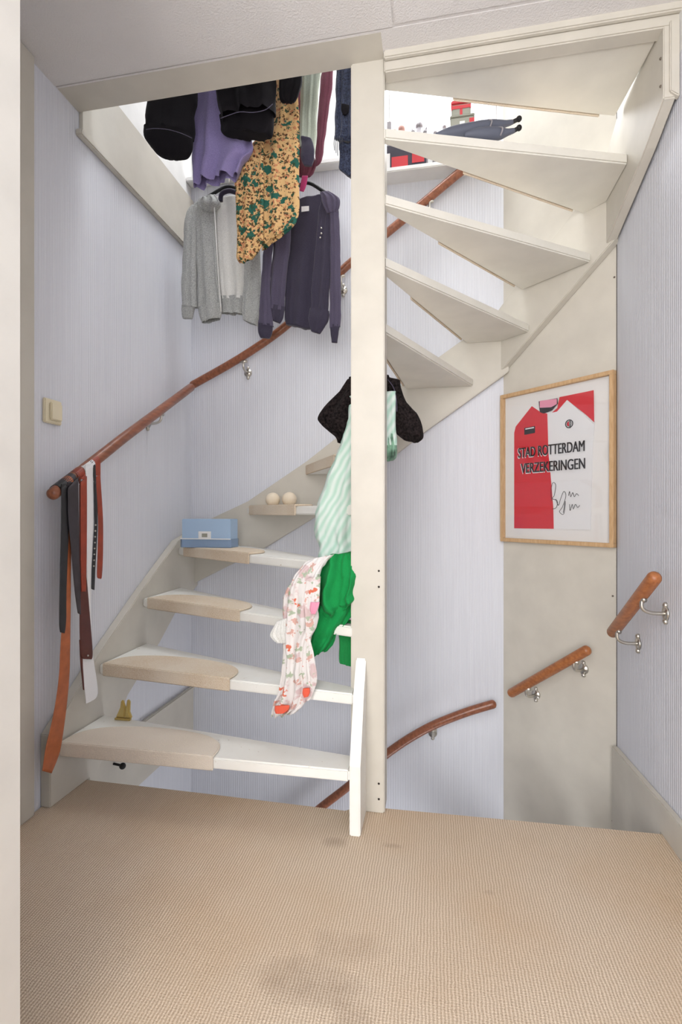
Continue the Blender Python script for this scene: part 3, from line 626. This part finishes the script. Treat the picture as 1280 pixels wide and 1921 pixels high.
# hoodies on hangers
def hanger(parent, xm, ym, half, Y, drop):
    a, b_, c_ = onY(xm-half, ym+drop, Y), onY(xm, ym, Y), onY(xm+half, ym+drop, Y)
    h = tube('hanger', [a, a*.5+b_*.5+Vector((0, 0, .008)), b_, b_*.5+c_*.5+Vector((0, 0, .008)), c_], .008, 'black', parent, n=10, smoothk=5)
    tube('hanger_hook', [b_, b_+Vector((0, 0, .03)), Vector((b_.x, Y, 3.19)), Vector((b_.x+.012, Y, 3.215)), Vector((b_.x+.022, Y, 3.2))], .0022, 'steel', h, n=8)
Y = 2.32
t = garment('hoodie', 'light grey zip hoodie with white lining on a black hanger', 'hoodie', Y, (415, 380))
hanger(t, 430, 350, 62, Y, 34)
pl = plane('Y', Y-.02)
tube('hanger_collar', [onY(414, 378, Y-.03), onY(416, 364, Y-.035), onY(430, 358, Y-.035), onY(445, 362, Y-.03)], .011, 'slate_dark', t, n=10, smoothk=5)
drape('lining', [(396, 372, 470, 368), (397, 400, 474, 398), (400, 470, 476, 470), (408, 530, 472, 530), (414, 562, 466, 562)], plane('Y', Y+.012), 'white_cloth', t, T=.03, amp=.008, freq=2, seed=31, wr=.003)
drape('hem_band', [(412, 556, 468, 556), (414, 575, 464, 576), (415, 588, 460, 590)], plane('Y', Y+.010), 'grey_marl', t, T=.034, amp=.006, freq=2, seed=31, captop=False)
drape('front_panel', [(364, 386, 400, 372), (360, 396, 402, 384), (366, 420, 401, 410), (368, 470, 405, 468), (371, 530, 409, 530), (371, 580, 415, 572)], pl, 'grey_marl', t, T=.045, amp=.006, freq=2, seed=32)
drape('hem_band', [(371, 576, 416, 570), (376, 596, 415, 590), (380, 605, 412, 598)], pl, 'grey_marl', t, T=.05, amp=.004, freq=2, seed=32, captop=False)
drape('front_panel', [(448, 372, 486, 384), (452, 400, 488, 400), (458, 470, 488, 470), (458, 530, 490, 535), (454, 575, 490, 590), (456, 600, 482, 612)], pl, 'grey_marl', t, T=.045, amp=.006, freq=2, seed=33)
drape('sleeve', [(360, 385, 376, 390), (350, 400, 372, 410), (345, 430, 370, 445), (343, 480, 370, 485), (341, 530, 369, 540), (341, 575, 370, 577)], plane('Y', Y-.03), 'grey_marl', t, T=.06, amp=.004, freq=2, seed=34)
drape('cuff', [(341, 572, 366, 574), (341, 590, 363, 590), (343, 598, 361, 598)], plane('Y', Y-.03), 'grey_marl', t, T=.05, amp=.001, seed=34, captop=False, capb=True)
drape('hood', [(372, 380, 404, 366), (374, 376, 412, 378), (372, 388, 412, 386), (380, 398, 400, 398)], plane('Y', Y-.035), 'grey_marl', t, T=.05, amp=.008, freq=3, seed=35, capb=True)
tube('zip', [onY(x, y, Y-.045) for x, y in ((402, 384), (405, 440), (410, 520), (415, 585))], .003, 'white_cloth', t, n=6, smoothk=4)
Y = 2.27
t = garment('hoodie', 'slate purple zip hoodie on a dark hanger over the handrail', 'hoodie', Y, (570, 360))
hanger(t, 576, 343, 58, Y, 36)
pl = plane('Y', Y-.02)
drape('back_panel', [(545, 382, 610, 366), (545, 400, 612, 392), (540, 460, 612, 460), (536, 530, 606, 530), (534, 590, 600, 600), (536, 608, 592, 618)], plane('Y', Y+.012), 'slate_dark', t, T=.04, amp=.006, freq=2, seed=41, capb=True)
patchp = [onY(x, y, Y-.014) for x, y in ((566, 388), (580, 387), (580, 396), (566, 398))]
prism('neck_label', patchp, (0, -.003, 0), 'paper', t)
drape('front_panel', [(520, 400, 542, 388), (516, 430, 545, 440), (510, 500, 540, 500), (506, 550, 535, 550), (505, 580, 533, 585)], pl, 'slate_cloth', t, T=.045, amp=.006, freq=2, seed=42)
drape('hem_band', [(506, 572, 534, 576), (506, 590, 532, 596), (508, 600, 526, 606)], pl, 'slate_dark', t, T=.05, amp=.004, freq=2, seed=42, captop=False, capb=True)
drape('front_panel', [(606, 366, 622, 372), (598, 395, 626, 400), (594, 450, 622, 450), (588, 520, 620, 525), (584, 580, 616, 588)], pl, 'slate_dark', t, T=.045, amp=.006, freq=2, seed=43)
drape('hem_band', [(582, 578, 618, 584), (580, 600, 616, 604), (584, 622, 600, 626)], pl, 'slate_dark', t, T=.05, amp=.004, freq=2, seed=43, captop=False, capb=True)
drape('sleeve', [(505, 430, 522, 425), (495, 470, 512, 470), (490, 540, 508, 545), (486, 590, 512, 595), (485, 612, 514, 614)], plane('Y', Y-.03), 'slate_cloth', t, T=.06, amp=.004, freq=2, seed=44)
drape('cuff', [(485, 608, 513, 610), (485, 625, 510, 626), (488, 634, 506, 635)], plane('Y', Y-.03), 'slate_dark', t, T=.05, amp=.001, seed=44, captop=False, capb=True)
drape('sleeve', [(616, 372, 632, 380), (618, 400, 637, 405), (620, 480, 639, 480), (619, 560, 640, 560), (619, 615, 638, 612)], plane('Y', Y-.03), 'slate_cloth', t, T=.06, amp=.004, freq=2, seed=45)
drape('cuff', [(619, 610, 637, 608), (621, 630, 635, 628), (622, 643, 633, 643)], plane('Y', Y-.03), 'slate_dark', t, T=.045, amp=.001, seed=45, captop=False, capb=True)
drape('hood', [(600, 362, 618, 360), (604, 372, 637, 372), (608, 388, 637, 388), (614, 402, 632, 398)], plane('Y', Y-.035), 'slate_cloth', t, T=.05, amp=.008, freq=3, seed=46, capb=True)
for (x, y) in ((603, 428), (603, 438), (601, 446)): ball('zip_pull', onY(x, y, Y-.06), .004, 'steel', t)

# ================================================================ clothes on the newel post
PH = thing('coat_hook', 'steel hook on the hidden back of the newel post holding the draped clothes', 'hook', (-.2235, 1.765, 1.32))
tube('hook_arm', [(-.2235, 1.766, 1.30), (-.2235, 1.80, 1.29), (-.2235, 1.82, 1.31), (-.2235, 1.82, 1.33)], .005, 'steel', PH, n=10, smoothk=4)
G2 = 'clothes draped on the newel post'
t = thing('blouse', 'black short blouse draped behind the newel post, topmost of the draped clothes', 'blouse', tuple(onY(690, 720, 1.83)), G2)
pl = plane('Y', 1.84)
drape('sleeve', [(652, 712, 676, 708), (636, 735, 680, 728), (616, 758, 680, 755), (598, 784, 680, 786), (604, 798, 672, 806), (628, 818, 664, 822), (633, 830, 642, 834)], pl, 'black_blouse', t, T=.07, amp=.014, freq=2, seed=51, capb=True)
drape('sleeve', [(700, 706, 752, 714), (702, 730, 754, 730), (708, 760, 764, 756), (718, 790, 784, 778), (728, 806, 792, 798), (735, 806, 794, 822), (758, 826, 784, 831)], pl, 'black_blouse', t, T=.08, amp=.010, freq=2, seed=52, capb=True)
drape('collar', [(655, 708, 730, 704), (655, 722, 735, 720), (660, 734, 735, 734)], plane('Y', 1.85), 'black_blouse', t, T=.05, amp=.008, freq=2, seed=53, capb=True)
tube('piping', [onY(x, y, 1.795) for x, y in ((728, 712), (739, 728), (744, 750), (745, 772))], .0014, 'slate_cloth', t, n=6, smoothk=4)
t = thing('shirt', 'mint and white striped shirt hanging under the black blouse behind the post', 'shirt', tuple(onY(680, 790, 1.80)), G2)
drape('front', [(655, 758, 690, 758), (648, 800, 690, 800), (634, 845, 690, 845), (612, 900, 690, 900), (592, 950, 690, 950), (588, 985, 690, 985), (590, 1008, 690, 1010), (598, 1025, 690, 1030), (600, 1050, 690, 1050, -.02), (600, 1070, 680, 1064, -.03), (604, 1080, 640, 1074, -.03)], plane('Y', 1.80), 'mint_stripe', t, T=.05, amp=.016, wr=.009, freq=2.6, seed=55, capb=True)
drape('side_panel', [(655, 745, 742, 735), (690, 780, 742, 775), (695, 820, 745, 818), (700, 838, 745, 836)], plane('Y', 1.80), 'mint_stripe', t, T=.04, amp=.010, freq=2.2, seed=56)
drape('sleeve', [(700, 815, 745, 815), (700, 845, 746, 845), (704, 862, 744, 858), (712, 867, 738, 864)], plane('Y', 1.805), 'mint_dark', t, T=.05, amp=.010, freq=3, seed=57, capb=True)
Yg = 1.70
t = thing('sweater', 'bright green sweater bunched beside the newel post below the striped shirt', 'sweater', tuple(onY(650, 1045, Yg)), G2)
drape('body', [(612, 1046, 664, 1034, .03), (600, 1060, 666, 1050, .02), (590, 1085, 667, 1080), (586, 1120, 667, 1115), (592, 1142, 667, 1125), (606, 1155, 664, 1130, .01), (615, 1160, 650, 1140, .02)], plane('Y', Yg), 'green_cloth', t, T=.07, amp=.022, wr=.014, freq=2.0, seed=61, capb=True, grow=.2)
drape('sleeve', [(594, 1125, 666, 1118), (584, 1150, 664, 1140), (580, 1175, 652, 1165), (580, 1205, 632, 1190), (580, 1226, 617, 1218), (585, 1230, 610, 1224)], plane('Y', Yg+.015), 'green_cloth', t, T=.06, amp=.016, wr=.012, freq=2.2, seed=62, capb=True)
drape('sleeve', [(632, 1165, 668, 1165), (636, 1200, 667, 1200), (636, 1240, 667, 1245), (640, 1243, 667, 1250)], plane('Y', Yg+.045), 'green_dark_cloth', t, T=.03, amp=.005, freq=3, seed=63, capb=True)
Yf = 1.635
t = thing('dress', 'pale pink floral dress hanging lowest, in front of the stair treads', 'dress', tuple(onY(600, 1060, Yf)), G2)
drape('skirt', [(584, 1050, 630, 1040, .05), (568, 1062, 614, 1056, .03), (552, 1085, 598, 1078), (535, 1120, 596, 1120), (528, 1160, 594, 1165), (530, 1220, 578, 1220), (528, 1262, 580, 1262), (520, 1300, 582, 1305), (514, 1325, 572, 1322), (512, 1341, 546, 1341)], plane('Y', Yf), 'pale_floral', t, T=.04, amp=.018, wr=.009, freq=3, seed=66, capb=True)
drape('skirt', [(575, 1085, 602, 1082), (570, 1130, 598, 1135), (574, 1180, 580, 1180), (576, 1240, 592, 1240), (577, 1275, 595, 1272), (577, 1300, 588, 1300), (576, 1316, 584, 1312)], plane('Y', Yf-.02), 'pale_floral', t, T=.03, amp=.008, freq=2, seed=67, capb=True)
drape('ruffle', [(520, 1165, 540, 1160), (508, 1188, 545, 1180), (512, 1198, 545, 1198), (520, 1205, 540, 1206)], plane('Y', Yf-.012), 'white_cloth', t, T=.03, amp=.012, freq=5, seed=68, capb=True)
drape('printed_flower', [(516, 1324, 544, 1323), (515, 1332, 542, 1331), (517, 1338, 534, 1338)], plane('Y', Yf-.036), 'coral', t, T=.01, amp=.003, freq=4, seed=69, capb=True, wr=.002)
drape('printed_flower', [(569, 1291, 581, 1290), (568, 1300, 582, 1299), (571, 1308, 579, 1306)], plane('Y', Yf-.036), 'coral', t, T=.01, amp=.003, freq=4, seed=70, capb=True, wr=.002)
drape('printed_flower', [(582, 1130, 600, 1130), (581, 1142, 597, 1140), (584, 1152, 592, 1152)], plane('Y', Yf-.035), 'pink_cloth', t, T=.01, amp=.003, freq=4, seed=71, capb=True, wr=.002)

# ================================================================ things near the landing window
zs = WZ0-.012
def atz(px, Y, z): p = onY(px, 500, Y); return Vector((p.x, Y, z))
fig = [(728, 'block', 232, 'figurine', 'grey block figure on the window sill beside the newel post'),
       (741, 'small', 243, 'figurine_pink', 'tiny pinkish figure on the window sill next to the grey block'),
       (754, 'bird', 236, 'figurine_pink', 'brownish rounded figurine second from the newel post on the sill'),
       (787, 'angel', 230, 'figurine', 'tallest grey figurine with spread arms on the window sill'),
       (775, 'small', 244, 'figurine', 'small grey figure just left of the spread arm figurine'),
       (798, 'small', 244, 'figurine', 'small grey figure just right of the spread arm figurine'),
       (817, 'small', 246, 'figurine', 'tiny figure left of the slim figurine on the sill'),
       (834, 'slim', 235, 'figurine', 'slim grey figurine left of the red patterned tin')]
for px, kd, h_, mt, lb in fig:
    c_ = atz(px, 2.575, zs); t = thing('figurine', lb, 'figurine', tuple(c_), 'figurines on the window sill'); r = .015 if kd in ('small', 'slim') else .026
    h_ = onY(px, h_, 2.575).z-zs
    if kd == 'block': box('body', c_.x-.018, c_.x+.018, 2.56, 2.59, zs, zs+h_, mt, t, bev=.003)
    else:
        tube('body', [c_, c_+Vector((0, 0, h_*.45)), c_+Vector((0, 0, h_-r*1.1))], r, mt, t, n=14, rfun=lambda q: 1.1-.5*q); ball('head', c_+Vector((0, 0, h_-r*.75)), r*.75, mt, t)
    if kd == 'angel':
        for s_ in (-1, 1): prism('wing', [c_+Vector((0, 0, h_*.72)), c_+Vector((s_*.04, 0, h_*.93)), c_+Vector((s_*.034, 0, h_*.72))], (0, .006, 0), mt, t, bev=.001)
c_ = atz(867, 2.52, zs)
t = thing('tin', 'grey green patterned tin on the window sill under the red one', 'tin', tuple(c_)); Z1 = onY(867, 219, 2.49).z; box('body', c_.x-.056, c_.x+.056, 2.49, 2.55, zs, Z1, 'tin_grey', t, bev=.004); box('lid', c_.x-.058, c_.x+.058, 2.488, 2.552, Z1, Z1+.012, 'tin_grey', t, bev=.003)
for dx, dz, mt in ((-.03, .03, 'figurine'), (.0, .045, 'matboard'), (.03, .025, 'dark_print'), (.045, .055, 'red_tin')): box('print', c_.x+dx-.012, c_.x+dx+.012, 2.4885, 2.4905, Z1-.08+dz-.014, Z1-.08+dz+.014, mt, t, bev=.0004)
c_ = atz(865, 2.52, Z1+.012)
t = thing('tin', 'tall red tin with pale pattern standing on the grey green tin', 'tin', tuple(c_)); z_ = c_.z
box('body', c_.x-.045, c_.x+.045, 2.495, 2.55, z_, z_+.055, 'tin_grey', t, bev=.004); box('band', c_.x-.046, c_.x+.046, 2.4935, 2.5515, z_+.03, z_+.05, 'red_tin', t, bev=.002); box('lid', c_.x-.047, c_.x+.047, 2.493, 2.552, z_+.055, z_+.075, 'red_tin', t, bev=.004)
box('stripe', c_.x-.006, c_.x+.006, 2.4925, 2.4945, z_, z_+.03, 'red_tin', t)
# umbrellas lying on tread 11 near its edge
def umb(pts, lb, Y):
    P = [onY(x, y-5, 1.737+(x-820)/154*.089+Y) for x, y in pts]; t = thing('umbrella', lb, 'umbrella', tuple(P[0]), 'folded umbrellas on the upper tread')
    prof = [.25, .8, 1, 1, .85, .5, .35]
    tube('canopy', P[:-1], .022, 'umbrella_cloth', t, n=14, smoothk=4, rfun=lambda q: (prof[int(q*5.99)]*(1-(q*5.99 % 1))+prof[int(q*5.99)+1]*(q*5.99 % 1)))
    tube('handle', P[-2:], .007, 'black', t, n=10); ball('handle_end', P[-1], .010, 'black', t)
    tube('strap', [P[3]+Vector((0, 0, .022)), P[3]+Vector((.012, -.024, 0)), P[3]+Vector((.006, -.012, -.016))], .003, 'figurine', t, n=6, smoothk=4)
umb([(818, 258), (850, 253), (885, 248), (915, 242), (945, 238), (962, 234), (974, 228)], 'long folded dark umbrella on the upper stair tread, upper one', .06)
umb([(872, 258), (895, 257), (915, 257), (935, 256), (950, 254), (965, 250), (974, 245)], 'shorter folded dark umbrella beneath the long one on the upper tread', .03)
# dark box with prints on the sill
b0, b1 = onY(716, 300, 2.50).x, onY(800, 300, 2.50).x
t = thing('storage_box', 'dark printed box with red labels low on the window sill beside the newel post', 'box', ((b0+b1)/2, 2.52, zs))
box('body', b0, b1, 2.50, 2.545, zs, zs+.12, 'dark_print', t, bev=.002)
box('red_label', b0+.05, b0+.13, 2.4985, 2.5005, zs+.008, zs+.06, 'red_tin', t); box('white_label', b0+.018, b0+.042, 2.4985, 2.5005, zs+.006, zs+.08, 'matboard', t); box('red_label', b0+.15, b1-.01, 2.4985, 2.5005, zs+.02, zs+.09, 'red_tin', t)
